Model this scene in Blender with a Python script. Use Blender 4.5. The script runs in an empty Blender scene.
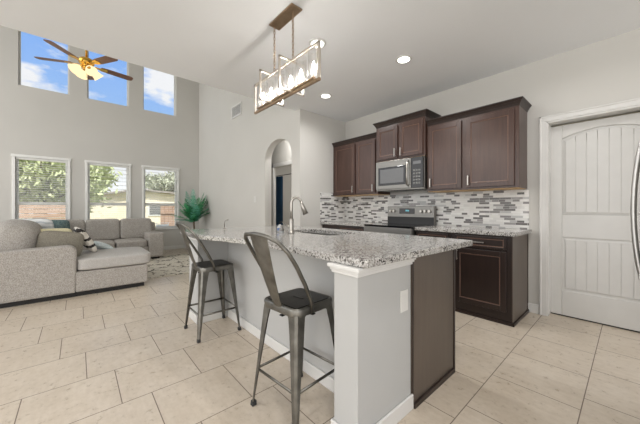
import bpy, bmesh, math, random
from mathutils import Vector, Matrix
R = math.radians
random.seed(7)
S = bpy.context.scene
C = S.collection

# ------------------------------------------------------------------ camera
cam = bpy.data.objects.new('camera', bpy.data.cameras.new('camera'))
C.objects.link(cam)
cam.location = (0, 0, 1.15)
cam.rotation_euler = (R(90), 0, R(48.6))
cam.data.sensor_width = 36
cam.data.lens = 275.1 / 640 * 36
cam.data.shift_y = -4 / 640
cam.data.clip_start = 0.05
S.camera = cam
S.view_settings.view_transform = 'Standard'
S.view_settings.look = 'None'
S.view_settings.exposure = 0.0
S.view_settings.gamma = 1
S.view_settings.use_curve_mapping = False
S.cycles.max_bounces = 10
S.cycles.diffuse_bounces = 6
S.cycles.sample_clamp_indirect = 8
S.cycles.caustics_reflective = False
S.cycles.caustics_refractive = False

# ------------------------------------------------------------------ world
W = bpy.data.worlds.new('sky'); S.world = W; W.use_nodes = True
nt = W.node_tree; N = nt.nodes; N.clear()
def wn(t, **k):
    n = N.new(t)
    for a, b in k.items(): setattr(n, a, b)
    return n
def ramp_set(r, stops, interp=None):
    e = r.color_ramp.elements
    while len(e) > 1: e.remove(e[-1])
    e[0].position = stops[0][0]; e[0].color = (*stops[0][1], 1)
    for p, c in stops[1:]:
        q = e.new(p); q.color = (*c, 1)
    if interp: r.color_ramp.interpolation = interp
tc = wn('ShaderNodeTexCoord'); sep = wn('ShaderNodeSeparateXYZ')
nt.links.new(tc.outputs['Generated'], sep.inputs[0])
gr = wn('ShaderNodeValToRGB')
ramp_set(gr, [(0.0, (.30, .29, .26)), (0.42, (.42, .42, .38)), (0.49, (1.05, 1.05, 1.03)), (0.56, (1.05, 1.08, 1.12)),
              (0.61, (.42, .64, 1.0)), (0.70, (.27, .50, 1.0)), (1.0, (.16, .38, .9))])
mr = wn('ShaderNodeMath', operation='MULTIPLY_ADD'); mr.inputs[1].default_value = .5; mr.inputs[2].default_value = .5
nt.links.new(sep.outputs['Z'], mr.inputs[0]); nt.links.new(mr.outputs[0], gr.inputs[0])
mp = wn('ShaderNodeMapping'); mp.inputs['Scale'].default_value = (1, 1, 2.4); mp.inputs['Location'].default_value = (.9, .4, .2)
nt.links.new(tc.outputs['Generated'], mp.inputs[0])
nz = wn('ShaderNodeTexNoise'); nz.inputs['Scale'].default_value = 5.5; nz.inputs['Detail'].default_value = 7; nz.inputs['Roughness'].default_value = .55
nt.links.new(mp.outputs[0], nz.inputs['Vector'])
cr = wn('ShaderNodeValToRGB'); ramp_set(cr, [(0.485, (0, 0, 0)), (0.59, (1, 1, 1))])
nt.links.new(nz.outputs[0], cr.inputs[0])
mx = wn('ShaderNodeMix', data_type='RGBA'); mx.inputs[7].default_value = (1.0, 1.0, 1.03, 1)
nt.links.new(cr.outputs[0], mx.inputs[0]); nt.links.new(gr.outputs[0], mx.inputs[6])
bg = wn('ShaderNodeBackground'); bg.inputs[1].default_value = 1.0
nt.links.new(mx.outputs[2], bg.inputs[0])
# added fill: the unseen sky behind the camera is brightened to light the rooms
SKY_FILL = 1.8
dp_ = wn('ShaderNodeVectorMath', operation='DOT_PRODUCT'); nt.links.new(tc.outputs['Generated'], dp_.inputs[0]); dp_.inputs[1].default_value = (.42, -.86, .30)
sm = wn('ShaderNodeMapRange', interpolation_type='SMOOTHSTEP'); sm.inputs['From Min'].default_value = 0.05; sm.inputs['From Max'].default_value = .85
sm.inputs['To Min'].default_value = 1.0; sm.inputs['To Max'].default_value = 1 + SKY_FILL
nt.links.new(dp_.outputs['Value'], sm.inputs[0]); nt.links.new(sm.outputs[0], bg.inputs[1])
hz = wn('ShaderNodeMapRange'); hz.inputs['From Min'].default_value = 1.0; hz.inputs['From Max'].default_value = 1 + SKY_FILL
nt.links.new(sm.outputs[0], hz.inputs[0])
m2 = wn('ShaderNodeMix', data_type='RGBA'); m2.inputs[7].default_value = (1.0, .985, .965, 1)
nt.links.new(hz.outputs[0], m2.inputs[0]); nt.links.new(mx.outputs[2], m2.inputs[6]); nt.links.new(m2.outputs[2], bg.inputs[0])
wo = wn('ShaderNodeOutputWorld'); nt.links.new(bg.outputs[0], wo.inputs[0])

sl = bpy.data.lights.new('sun', 'SUN'); sl.energy = 4.2; sl.angle = R(3); sl.color = (1, .97, .92)
so = bpy.data.objects.new('sun', sl); C.objects.link(so); so.rotation_euler = (0, R(38), R(-12))

# ------------------------------------------------------------------ lamps of the room and added fill lamps
CEIL = 2.75
def area(name, loc, size, power, col=(1, .985, .97), rot=(0, 0, 0), spread=None):
    l = bpy.data.lights.new(name, 'AREA'); l.shape = 'DISK'; l.size = size; l.energy = power; l.color = col
    if spread: l.spread = spread
    o = bpy.data.objects.new(name, l); C.objects.link(o); o.location = loc; o.rotation_euler = rot
    return o
CAN = 9.5
for (x, y) in ((-2.018, 1.746), (-1.62, 2.626), (-2.88, 2.647), (-.4, 2.63), (-.4, .6), (-2.3, -.6), (-.8, -1.6), (.9, -.6)):  # first three sit at the visible fixtures, the rest are added and unseen
    area('can_lamp', (x, y, CEIL - .035), .11, CAN, spread=R(160))
area('hall_fill', (-4.3, 3.03, CEIL - .03), .12, 9)  # added fill without a fixture, brightens the hall
area('bedroom_fill', (-4.6, 4.6, CEIL - .03), .25, 22)  # added fill without a fixture, brightens the room behind the arch

# ------------------------------------------------------------------ material helpers
def lin(c):
    return tuple(((v / 255) / 12.92 if v <= 10 else (((v / 255) + .055) / 1.055) ** 2.4) for v in c)
class Mat:
    def __init__(s, name, col=(200, 200, 200), rough=.6, metal=0.0, spec=.5):
        s.m = bpy.data.materials.new(name); s.m.use_nodes = True
        s.t = s.m.node_tree; s.n = s.t.nodes; s.l = s.t.links
        s.b = s.n['Principled BSDF']
        s.b.inputs['Base Color'].default_value = (*lin(col), 1)
        s.b.inputs['Roughness'].default_value = rough
        s.b.inputs['Metallic'].default_value = metal
        s.b.inputs['Specular IOR Level'].default_value = spec
    def node(s, t, **k):
        n = s.n.new(t)
        for a, b in k.items(): setattr(n, a, b)
        return n
    def math(s, op, a, b=None, c=None):
        n = s.node('ShaderNodeMath', operation=op)
        for i, v in enumerate((a, b, c)):
            if v is None: continue
            if isinstance(v, (int, float)): n.inputs[i].default_value = v
            else: s.l.new(v, n.inputs[i])
        return n.outputs[0]
    def coord(s, scale=(1, 1, 1), kind='Object', loc=(0, 0, 0)):
        t = s.node('ShaderNodeTexCoord'); m = s.node('ShaderNodeMapping')
        m.inputs['Scale'].default_value = scale; m.inputs['Location'].default_value = loc
        s.l.new(t.outputs[kind], m.inputs[0]); return m.outputs[0]
    def noise(s, vec, scale, detail=4, rough=.5):
        n = s.node('ShaderNodeTexNoise'); n.inputs['Scale'].default_value = scale
        n.inputs['Detail'].default_value = detail; n.inputs['Roughness'].default_value = rough
        s.l.new(vec, n.inputs['Vector']); return n.outputs[0]
    def ramp(s, fac, stops, interp=None):
        r = s.node('ShaderNodeValToRGB'); ramp_set(r, [(p, lin(c)) for p, c in stops], interp)
        s.l.new(fac, r.inputs[0]); return r.outputs[0]
    def mix(s, fac, a, b, blend='MIX'):
        n = s.node('ShaderNodeMix', data_type='RGBA', blend_type=blend)
        for i, v in ((0, fac), (6, a), (7, b)):
            if isinstance(v, (int, float)): n.inputs[i].default_value = v
            elif isinstance(v, tuple): n.inputs[i].default_value = (*lin(v), 1)
            else: s.l.new(v, n.inputs[i])
        return n.outputs[2]
    def color(s, sock): s.l.new(sock, s.b.inputs['Base Color']); return s
    def bump(s, h, strength=.2, dist=.01):
        n = s.node('ShaderNodeBump'); n.inputs['Strength'].default_value = strength; n.inputs['Distance'].default_value = dist
        s.l.new(h, n.inputs['Height']); s.l.new(n.outputs[0], s.b.inputs['Normal']); return s
M = {}
def simple(name, col, rough=.6, metal=0., spec=.5, var=None, vscale=8, stretch=(1, 1, 1), bump=None, bscale=80, bdist=.004):
    m = Mat(name, col, rough, metal, spec)
    v = m.coord(stretch)
    if var is not None:
        m.color(m.ramp(m.noise(v, vscale), [(.3, tuple(max(0, c - var) for c in col)), (.7, tuple(min(255, c + var) for c in col))]))
    if bump: m.bump(m.noise(m.coord(), bscale, 3), bump, bdist)
    M[name] = m.m; return m
simple('wall_paint', (195, 193, 188), .85, var=2, vscale=1.2, bump=.12, bscale=120, bdist=.002)
simple('ceiling_paint', (230, 232, 234), .9, var=2, vscale=1, bump=.15, bscale=90, bdist=.002)
simple('white_paint', (208, 207, 204), .45, var=2)
simple('door_paint', (200, 199, 196), .4, var=2)
simple('vinyl_white', (226, 226, 223), .4, var=2)
simple('island_paint', (176, 176, 174), .75, var=3, vscale=2, bump=.15, bscale=110, bdist=.002)
simple('plate_white', (210, 209, 205), .35, var=1)
def wood(name, a, b, rough=.33, stretch=(18, 18, 1.2)):
    m = Mat(name, a, rough)
    v = m.coord(stretch)
    f = m.noise(v, 2.2, 8, .62)
    f2 = m.noise(m.coord((1, 1, .6)), 3, 2)
    m.color(m.mix(.35, m.ramp(f, [(.3, a), (.72, b)]), m.ramp(f2, [(.3, a), (.7, b)])))
    m.bump(f, .05, .002)
    M[name] = m.m
wood('dark_wood', (50, 33, 27), (76, 54, 46), .28)
wood('dark_wood_glare', (80, 70, 62), (94, 84, 75), .36)  # end panels: glare on the wood put into a greyer, lighter colour
wood('wood_edge_sheen', (104, 80, 69), (130, 104, 92), .25)  # door beads: edge reflections painted in as a lighter brown
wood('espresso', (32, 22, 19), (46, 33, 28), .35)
wood('fan_wood', (104, 74, 60), (136, 100, 82), .4)
wood('fence_wood', (170, 138, 116), (196, 166, 144), .8, (2, 2, 8))
simple('steel', (138, 136, 132), .42, 1, var=6, vscale=3, stretch=(1, 1, 60))
simple('bright_steel', (205, 203, 200), .38, 1, var=4)
simple('dark_glass', (16, 16, 18), .08)
simple('micro_window', (92, 92, 92), .12, .3)
simple('black', (18, 18, 18), .4)
simple('black_matte', (22, 20, 19), .7)
simple('gunmetal', (112, 110, 104), .38, 1, var=16, vscale=14)
simple('gunmetal_dark', (58, 57, 55), .38, 1, var=12, vscale=10)
simple('rubber', (45, 45, 45), .7)
simple('nickel', (160, 156, 149), .28, 1, var=3)
simple('bronze', (158, 136, 112), .3, 1, var=8, vscale=20)
simple('champagne', (216, 208, 198), .28, 1, var=4, vscale=20)
simple('brass', (226, 178, 84), .22, 1, var=6)
simple('candle_white', (235, 230, 220), .5)
simple('lcd', (120, 200, 215), .4)
simple('knob_metal', (176, 172, 166), .3, 1)
simple('curtain_navy', (22, 62, 92), .85, var=8, vscale=4)
simple('curtain_beige', (150, 140, 118), .9, var=6, vscale=4)
simple('room_wall', (168, 160, 142), .9, var=3)
simple('siding', (236, 224, 200), .8, var=5)
simple('shingle', (150, 142, 134), .9, var=16, vscale=9)
simple('grass', (150, 150, 110), .95, var=18, vscale=3)
simple('leaf', (182, 190, 142), .7, var=26, vscale=2)
simple('leaf_grey', (176, 180, 156), .7, var=26, vscale=2)
simple('bark', (92, 78, 62), .9, var=14, vscale=6)
simple('palm_green', (60, 146, 92), .45, var=22, vscale=6)
simple('palm_dark', (30, 104, 64), .45, var=16, vscale=6)
simple('palm_teal', (92, 168, 144), .45, var=20, vscale=6)
simple('pot', (120, 112, 100), .7, var=10)
simple('soil', (60, 48, 38), .9, var=10)
simple('vent_dark', (112, 112, 110), .6)
simple('blue_plastic', (60, 96, 150), .3)
simple('white_plastic', (170, 172, 174), .35)
# sofa tweed
def tweed(name, a, b, c, sc=150, rough=.95):
    m = Mat(name, a, rough, 0, .15)
    v = m.coord()
    f = m.noise(v, sc, 3, .7); g = m.noise(v, 26, 4, .6)
    col = m.ramp(f, [(.36, a), (.5, b), (.64, c)])
    col = m.mix(.14, col, m.ramp(g, [(.38, a), (.62, c)]))
    m.color(col); m.bump(f, .35, .004); M[name] = m.m
tweed('sofa_fabric', (138, 134, 128), (164, 159, 153), (190, 185, 179), 110)
tweed('taupe_fabric', (112, 107, 96), (134, 129, 117), (150, 145, 134))
tweed('seat_fabric', (164, 161, 156), (178, 175, 171), (192, 189, 185))
tweed('cream_fabric', (196, 188, 152), (214, 206, 170), (226, 218, 190))
tweed('pale_blue_fabric', (176, 188, 190), (196, 206, 206), (214, 220, 220), 60)
tweed('teal_fabric', (66, 84, 86), (92, 110, 110), (118, 134, 132), 40)
def stripes(name, a, b, n, axis=0):
    m = Mat(name, a, .9)
    sp = m.node('ShaderNodeSeparateXYZ'); m.l.new(m.coord(), sp.inputs[0])
    w = m.math('ADD', m.math('MULTIPLY', sp.outputs[axis], n), m.math('MULTIPLY', m.noise(m.coord(), 7), 1.2))
    m.color(m.ramp(m.math('FRACT', w), [(.0, a), (.62, a), (.66, b), (.95, b)])); M[name] = m.m
stripes('blackwhite_fabric', (222, 216, 206), (46, 42, 40), 9, 2)
stripes('paleblue_stripe', (222, 224, 224), (188, 194, 198), 16, 2)
# granite
m = Mat('granite', (190, 186, 180), .12)
v = m.coord()
vo = m.node('ShaderNodeTexVoronoi'); vo.inputs['Scale'].default_value = 135; m.l.new(v, vo.inputs['Vector'])
sx = m.node('ShaderNodeSeparateXYZ'); m.l.new(vo.outputs['Color'], sx.inputs[0])
f = m.noise(v, 34, 3, .6)
val = m.math('ADD', m.math('MULTIPLY', sx.outputs[0], .62), m.math('MULTIPLY', f, .42))
col = m.ramp(val, [(.0, (44, 42, 41)), (.27, (66, 63, 60)), (.32, (116, 112, 108)), (.44, (150, 147, 143)), (.54, (176, 174, 170)), (.72, (194, 192, 188)), (.8, (140, 136, 130)), (.88, (188, 186, 182))])
m.color(col); M['granite'] = m.m
# floor tile: 0.4475 m squares, each row shifted by a third
m = Mat('floor_tile', (200, 186, 166), .32)
sp = m.node('ShaderNodeSeparateXYZ'); m.l.new(m.coord(), sp.inputs[0])
T = .4475
u = m.math('DIVIDE', m.math('ADD', sp.outputs[0], .64), T)
row = m.math('FLOOR', u)
vv = m.math('DIVIDE', m.math('SUBTRACT', m.math('SUBTRACT', sp.outputs[1], .198), m.math('MULTIPLY', m.math('ADD', row, 4.0), .15)), .45)
fu, fv = m.math('FRACT', u), m.math('FRACT', vv)
eu = m.math('MINIMUM', fu, m.math('SUBTRACT', 1.0, fu)); ev = m.math('MINIMUM', fv, m.math('SUBTRACT', 1.0, fv))
e = m.math('MINIMUM', eu, ev)
gr_ = m.math('LESS_THAN', e, .0058)
cb = m.node('ShaderNodeCombineXYZ'); m.l.new(row, cb.inputs[0]); m.l.new(m.math('FLOOR', vv), cb.inputs[1])
wn_ = m.node('ShaderNodeTexWhiteNoise'); m.l.new(cb.outputs[0], wn_.inputs[0])
va = m.node('ShaderNodeVectorMath', operation='ADD'); m.l.new(m.coord((1, 1.0, 1)), va.inputs[0]); m.l.new(wn_.outputs[1], va.inputs[1])
n1 = m.noise(va.outputs[0], 3.5, 6, .62); n2 = m.noise(va.outputs[0], 26, 5, .7)
n3 = m.noise(m.coord((5, 22, 1)), 1.6, 4, .6)
base = m.ramp(n1, [(.3, (184, 170, 151)), (.52, (196, 183, 166)), (.72, (206, 195, 179))])
base = m.mix(.30, base, m.ramp(n2, [(.34, (158, 144, 124)), (.50, (196, 183, 165)), (.65, (209, 198, 182))]))
base = m.mix(.22, base, m.ramp(n3, [(.35, (178, 166, 150)), (.65, (209, 200, 188))]))
base = m.mix(m.math('MULTIPLY', wn_.outputs[0], .16), base, (178, 164, 146))
m.color(m.mix(gr_, base, (116, 104, 92)))
m.l.new(m.math('ADD', m.math('MULTIPLY', n2, .2), m.math('ADD', m.math('MULTIPLY', gr_, .4), .2)), m.b.inputs['Roughness'])
m.bump(m.math('SUBTRACT', 1.0, gr_), .3, .002); M['floor_tile'] = m.m
# mosaic backsplash
m = Mat('mosaic', (200, 200, 200), .22)
sp = m.node('ShaderNodeSeparateXYZ'); m.l.new(m.coord(), sp.inputs[0])
cb = m.node('ShaderNodeCombineXYZ'); m.l.new(m.math('SUBTRACT', sp.outputs[0], sp.outputs[1]), cb.inputs[0]); m.l.new(sp.outputs[2], cb.inputs[1])
def brick(w, off, loc):
    b = m.node('ShaderNodeTexBrick'); b.offset = off; b.offset_frequency = 2; b.squash = .62; b.squash_frequency = 3
    b.inputs['Scale'].default_value = 1; b.inputs['Brick Width'].default_value = w; b.inputs['Row Height'].default_value = .0265
    b.inputs['Mortar Size'].default_value = .0012; b.inputs['Mortar Smooth'].default_value = 0
    b.inputs['Color1'].default_value = (0, 0, 0, 1); b.inputs['Color2'].default_value = (1, 1, 1, 1); b.inputs['Mortar'].default_value = (.5, .5, .5, 1)
    mpn = m.node('ShaderNodeMapping'); mpn.inputs['Location'].default_value = loc
    m.l.new(cb.outputs[0], mpn.inputs[0]); m.l.new(mpn.outputs[0], b.inputs['Vector']); return b
b1 = brick(.112, .37, (10, 4.9, 0))
col = m.ramp(b1.outputs[0], [(.0, (60, 55, 54)), (.12, (104, 100, 99)), (.19, (206, 205, 202)), (.42, (222, 221, 218)), (.60, (172, 172, 171)), (.68, (218, 217, 214)), (.84, (134, 131, 130)), (.88, (66, 60, 58)), (.96, (214, 212, 208))], 'CONSTANT')
col = m.mix(.12, col, m.ramp(m.noise(m.coord((3, 3, 12)), 6, 4), [(.3, (170, 168, 166)), (.7, (226, 226, 224))]))
m.color(m.mix(b1.outputs[1], col, (206, 204, 200)))
m.bump(m.math('SUBTRACT', 1.0, b1.outputs[1]), .2, .002); M['mosaic'] = m.m
# rug
m = Mat('rug', (196, 188, 174), .95, 0, .1)
v = m.coord((1, 1.0, 1))
va = m.node('ShaderNodeVectorMath', operation='ADD'); m.l.new(v, va.inputs[0])
nn = m.node('ShaderNodeTexNoise'); nn.inputs['Scale'].default_value = 6; m.l.new(v, nn.inputs['Vector'])
sc_ = m.node('ShaderNodeVectorMath', operation='SCALE'); sc_.inputs['Scale'].default_value = .25; m.l.new(nn.outputs[1], sc_.inputs[0]); m.l.new(sc_.outputs[0], va.inputs[1])
vo = m.node('ShaderNodeTexVoronoi', feature='DISTANCE_TO_EDGE'); vo.inputs['Scale'].default_value = 3.4; m.l.new(va.outputs[0], vo.inputs['Vector'])
ln = m.math('MULTIPLY', m.math('LESS_THAN', vo.outputs[0], .045), m.math('GREATER_THAN', m.noise(v, 9, 3), .47))
basec = m.ramp(m.noise(v, 40, 4, .7), [(.35, (184, 177, 162)), (.65, (214, 208, 196))])
m.color(m.mix(ln, basec, (98, 92, 84))); m.bump(m.noise(v, 120), .5, .01); M['rug'] = m.m
# glass and light-giving materials
def glass(name, tint=(1, 1, 1), refl=.08, rough=.0):
    mm = bpy.data.materials.new(name); mm.use_nodes = True; t = mm.node_tree; t.nodes.clear()
    a = t.nodes.new('ShaderNodeBsdfTransparent'); a.inputs[0].default_value = (*tint, 1)
    g = t.nodes.new('ShaderNodeBsdfGlossy'); g.inputs['Roughness'].default_value = rough
    x = t.nodes.new('ShaderNodeMixShader'); x.inputs[0].default_value = refl
    o = t.nodes.new('ShaderNodeOutputMaterial')
    t.links.new(a.outputs[0], x.inputs[1]); t.links.new(g.outputs[0], x.inputs[2]); t.links.new(x.outputs[0], o.inputs[0]); M[name] = mm
glass('window_glass', (.97, .98, .98), .04)
glass('lamp_glass', (.95, .94, .93), .34, .25)
def emit(name, col, st):
    mm = bpy.data.materials.new(name); mm.use_nodes = True; t = mm.node_tree; t.nodes.clear()
    e = t.nodes.new('ShaderNodeEmission'); e.inputs[0].default_value = (*col, 1); e.inputs[1].default_value = st
    o = t.nodes.new('ShaderNodeOutputMaterial'); t.links.new(e.outputs[0], o.inputs[0]); M[name] = mm
emit('lens_glow', (1, .97, .9), 6)
emit('bulb_glow', (1, .95, .88), 260)
emit('shade_glow', (1, .80, .46), 1.35)

# ------------------------------------------------------------------ mesh helpers
class G:
    def __init__(s): s.bm = bmesh.new()
    def _add(s, vs, fs):
        v = [s.bm.verts.new(p) for p in vs]
        for f in fs:
            try: s.bm.faces.new([v[i] for i in f])
            except ValueError: pass
    def box(s, x0, x1, y0, y1, z0, z1):
        x0, x1 = sorted((x0, x1)); y0, y1 = sorted((y0, y1)); z0, z1 = sorted((z0, z1))
        s._add([(x0, y0, z0), (x1, y0, z0), (x1, y1, z0), (x0, y1, z0), (x0, y0, z1), (x1, y0, z1), (x1, y1, z1), (x0, y1, z1)],
               [(0, 3, 2, 1), (4, 5, 6, 7), (0, 1, 5, 4), (1, 2, 6, 5), (2, 3, 7, 6), (3, 0, 4, 7)]); return s
    def taper(s, c0, w0, c1, w1):
        """square-section member from c0 (half sizes w0) to c1 (half sizes w1), horizontal ends"""
        v = []
        for c, w in ((c0, w0), (c1, w1)):
            for a, b in ((-1, -1), (1, -1), (1, 1), (-1, 1)): v.append((c[0] + a * w[0], c[1] + b * w[1], c[2]))
        s._add(v, [(0, 3, 2, 1), (4, 5, 6, 7), (0, 1, 5, 4), (1, 2, 6, 5), (2, 3, 7, 6), (3, 0, 4, 7)]); return s
    def prism(s, poly, a0, a1, axis='z'):
        n = len(poly); f = {'z': lambda p, a: (p[0], p[1], a), 'y': lambda p, a: (p[0], a, p[1]), 'x': lambda p, a: (a, p[0], p[1])}[axis]
        s._add([f(p, a0) for p in poly] + [f(p, a1) for p in poly],
               [tuple(range(n))[::-1], tuple(range(n, 2 * n))] + [(i, (i + 1) % n, n + (i + 1) % n, n + i) for i in range(n)]); return s
    def tube(s, pts, r, n=8, closed=False, flat=None):
        pts = [Vector(p) for p in pts]; k = len(pts); rs = r if isinstance(r, (list, tuple)) else [r] * k
        rings = []; prev = None
        for i, p in enumerate(pts):
            a = pts[(i - 1) % k] if (i > 0 or closed) else p; b = pts[(i + 1) % k] if (i < k - 1 or closed) else p
            t = (b - a).normalized()
            if prev is None:
                up = Vector((0, 0, 1)) if abs(t.z) < .9 else Vector((1, 0, 0)); nrm = t.cross(up).normalized()
            else:
                nrm = (prev - t * prev.dot(t)).normalized()
            prev = nrm; bn = t.cross(nrm)
            fl = flat or (1, 1)
            rings.append([s.bm.verts.new(p + (nrm * math.cos(q) * fl[0] + bn * math.sin(q) * fl[1]) * rs[i]) for q in [2 * math.pi * j / n for j in range(n)]])
        for i in range(k if closed else k - 1):
            A, B = rings[i], rings[(i + 1) % k]
            for j in range(n): s.bm.faces.new((A[j], A[(j + 1) % n], B[(j + 1) % n], B[j]))
        if not closed:
            s.bm.faces.new(rings[0][::-1]); s.bm.faces.new(rings[-1])
        return s
    def lathe(s, prof, c=(0, 0, 0), n=24, cap=True):
        rings = [[s.bm.verts.new((c[0] + r * math.cos(2 * math.pi * j / n), c[1] + r * math.sin(2 * math.pi * j / n), c[2] + z)) for j in range(n)] for r, z in prof]
        for A, B in zip(rings, rings[1:]):
            for j in range(n): s.bm.faces.new((A[j], A[(j + 1) % n], B[(j + 1) % n], B[j]))
        if cap:
            s.bm.faces.new(rings[0][::-1]); s.bm.faces.new(rings[-1])
        return s
    def cushion(s, c, d, n=5, k=8, puff=0.0, pinch=0.0, rot=None):
        """soft box: centre c, full dims d; superellipsoid of power n with optional bulge/pinched corners"""
        b = bmesh.new(); bmesh.ops.create_cube(b, size=2); bmesh.ops.subdivide_edges(b, edges=b.edges[:], cuts=k, use_grid_fill=True)
        vs = []
        for v in b.verts:
            p = v.co; q = (abs(p.x) ** n + abs(p.y) ** n + abs(p.z) ** n) ** (1 / n); w = p / q
            m_ = max(abs(p.x), abs(p.y), abs(p.z))
            fx, fy, fz = 1 - w.x ** 2, 1 - w.y ** 2, 1 - w.z ** 2
            if pinch:  # a throw pillow: thin (y) towards its edges in x/z
                w = Vector((w.x * (1 + .05 * abs(w.z) ** 3), w.y * (1 - pinch * max(abs(w.x), abs(w.z)) ** 3), w.z * (1 + .05 * abs(w.x) ** 3)))
            w = Vector((w.x * d[0] / 2, w.y * d[1] / 2, w.z * d[2] / 2))
            w.z += puff * fx * fy * (1 if p.z > 0 else 0)
            if rot: w = rot @ w
            vs.append(tuple(w + Vector(c)))
        b.verts.index_update(); fs = [tuple(v.index for v in f.verts) for f in b.faces]; b.free()
        s._add(vs, fs); return s
    def xf(s, mat):
        bmesh.ops.transform(s.bm, matrix=mat, verts=s.bm.verts[:]); return s
def obj(name, g, mat, parent=None, bevel=0, smooth=False, seg=2, label=None):
    me = bpy.data.meshes.new(name)
    bmesh.ops.recalc_face_normals(g.bm, faces=g.bm.faces[:])
    g.bm.to_mesh(me); g.bm.free()
    me.materials.append(M[mat] if isinstance(mat, str) else mat)
    if smooth:
        for p in me.polygons: p.use_smooth = True
    o = bpy.data.objects.new(name, me); C.objects.link(o)
    if parent: o.parent = parent
    if bevel:
        b = o.modifiers.new('bevel', 'BEVEL'); b.width = bevel; b.segments = seg; b.limit_method = 'ANGLE'; b.angle_limit = R(40)
    if label: o['label'] = label
    return o
def tag(o, label, cat, group=None, kind=None):
    o['label'] = label; o['category'] = cat
    if group: o['group'] = group
    if kind: o['kind'] = kind
    return o
def thing(name, label, cat, loc=(0, 0, 0), rz=0, group=None):
    o = bpy.data.objects.new(name, None); C.objects.link(o); o.location = loc; o.rotation_euler = (0, 0, rz)
    o.empty_display_size = .1
    return tag(o, label, cat, group)
def struct(name, g, mat, parent=None, bevel=0, smooth=False):
    o = obj(name, g, mat, parent, bevel, smooth)
    if not parent: o['kind'] = 'structure'
    return o
def dup(root, loc, rz=None, label=None):
    r = root.copy(); C.objects.link(r); r.location = loc
    if rz is not None: r.rotation_euler = (0, 0, rz)
    if label: r['label'] = label
    def rec(a, b):
        for ch in a.children:
            c = ch.copy(); C.objects.link(c); c.parent = b; rec(ch, c)
    rec(root, r); return r
def cyl(p, q, r, n=16): return G().tube([p, q], r, n)

# ------------------------------------------------------------------ key dimensions
YK, XS, YA, XW = 3.755, -3.539, 2.69, -8.45      # kitchen wall, kitchen end wall, arch wall, window wall
XE = -3.66                                        # edge of the flat kitchen ceiling
YL, XR, YB = -3.4, 1.0, -3.2
HG = 5.6                                          # great room ceiling
def rect_holes(g, axis, a0, a1, z0, z1, t0, t1, holes):
    """wall slab with rectangular holes; axis 'x': slab runs along x, thickness t in y; axis 'y': runs along y, thickness in x"""
    us = sorted({a0, a1} | {h[0] for h in holes} | {h[1] for h in holes}); zs = sorted({z0, z1} | {h[2] for h in holes} | {h[3] for h in holes})
    for i in range(len(us) - 1):
        j = 0
        while j < len(zs) - 1:
            cu = (us[i] + us[i + 1]) / 2
            def hole(k): cz = (zs[k] + zs[k + 1]) / 2; return any(h[0] < cu < h[1] and h[2] < cz < h[3] for h in holes)
            if hole(j): j += 1; continue
            k = j
            while k + 1 < len(zs) - 1 and not hole(k + 1): k += 1
            if axis == 'x': g.box(us[i], us[i + 1], t0, t1, zs[j], zs[k + 1])
            else: g.box(t0, t1, us[i], us[i + 1], zs[j], zs[k + 1])
            j = k + 1
    return g

# ------------------------------------------------------------------ structure
struct('floor', G().box(XW - .15, 3.0, YL, 5.9, -.12, 0), 'floor_tile')
struct('ceiling', G().box(XE, 3.0, YL, YK + .12, CEIL, CEIL + .3), 'ceiling_paint')
struct('ceiling', G().box(XW - .15, XE + .12, YL, YA + .12, HG, HG + .1), 'ceiling_paint')
struct('wall_upper', G().box(XE, XE + .12, YL, YA, CEIL + .3, HG), 'wall_paint')
# kitchen wall with the panel door's opening
DX0, DX1 = -.600, .225
struct('wall_back', rect_holes(G(), 'x', XS, 2.0, 0, CEIL, YK, YK + .12, [(DX0, DX1, 0, 2.067)]), 'wall_paint')
struct('wall_side', G().box(XS - .12, XS, YA + .0, YK + .12, 0, CEIL), 'wall_paint')
# arch wall
AX0, AX1, ASP, AAP = -4.642, -3.773, 2.06, 2.385
g = rect_holes(G(), 'x', XW - .15, XS - .12, 0, HG, YA, YA + .14, [(AX0, AX1, 0, AAP)])
cx, hw = (AX0 + AX1) / 2, (AX1 - AX0) / 2
for sgn in (-1, 1):
    poly = [(cx + sgn * hw, AAP)]
    for i in range(13):
        a = math.pi / 2 * i / 12
        poly.append((cx + sgn * hw * math.cos(a), ASP + (AAP - ASP) * math.sin(a)))
    g.prism(poly, YA, YA + .14, 'y')
g.box(XS - .12, XS, YA - .0, YA + .14, CEIL, CEIL + .3)
struct('wall_far', g, 'wall_paint')
# window wall
WY = [(-1.012, -.119), (.136, 1.02), (1.262, 2.148)]
TY = [(-.928, -.136), (.17, .98), (1.284, 2.075)]
ZS_, ZT = .60, 2.235
g = rect_holes(G(), 'y', YL, YA + .14, 0, HG, XW - .15, XW, [(a + .045, b - .045, ZS_, ZT - .02) for a, b in WY] + [(a, b, 3.72, 4.95) for a, b in TY])
struct('wall_left', g, 'wall_paint')
# baseboards
def bb(name, *b): struct(name, G().box(*b), 'white_paint', bevel=.004)
bb('baseboard_left', XW, XW + .015, YL, YA, 0, .10)
bb('baseboard_far', XW, AX0, YA - .015, YA, 0, .10)
bb('baseboard_back', -.775, -.665, YK - .015, YK, 0, .10)
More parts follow.
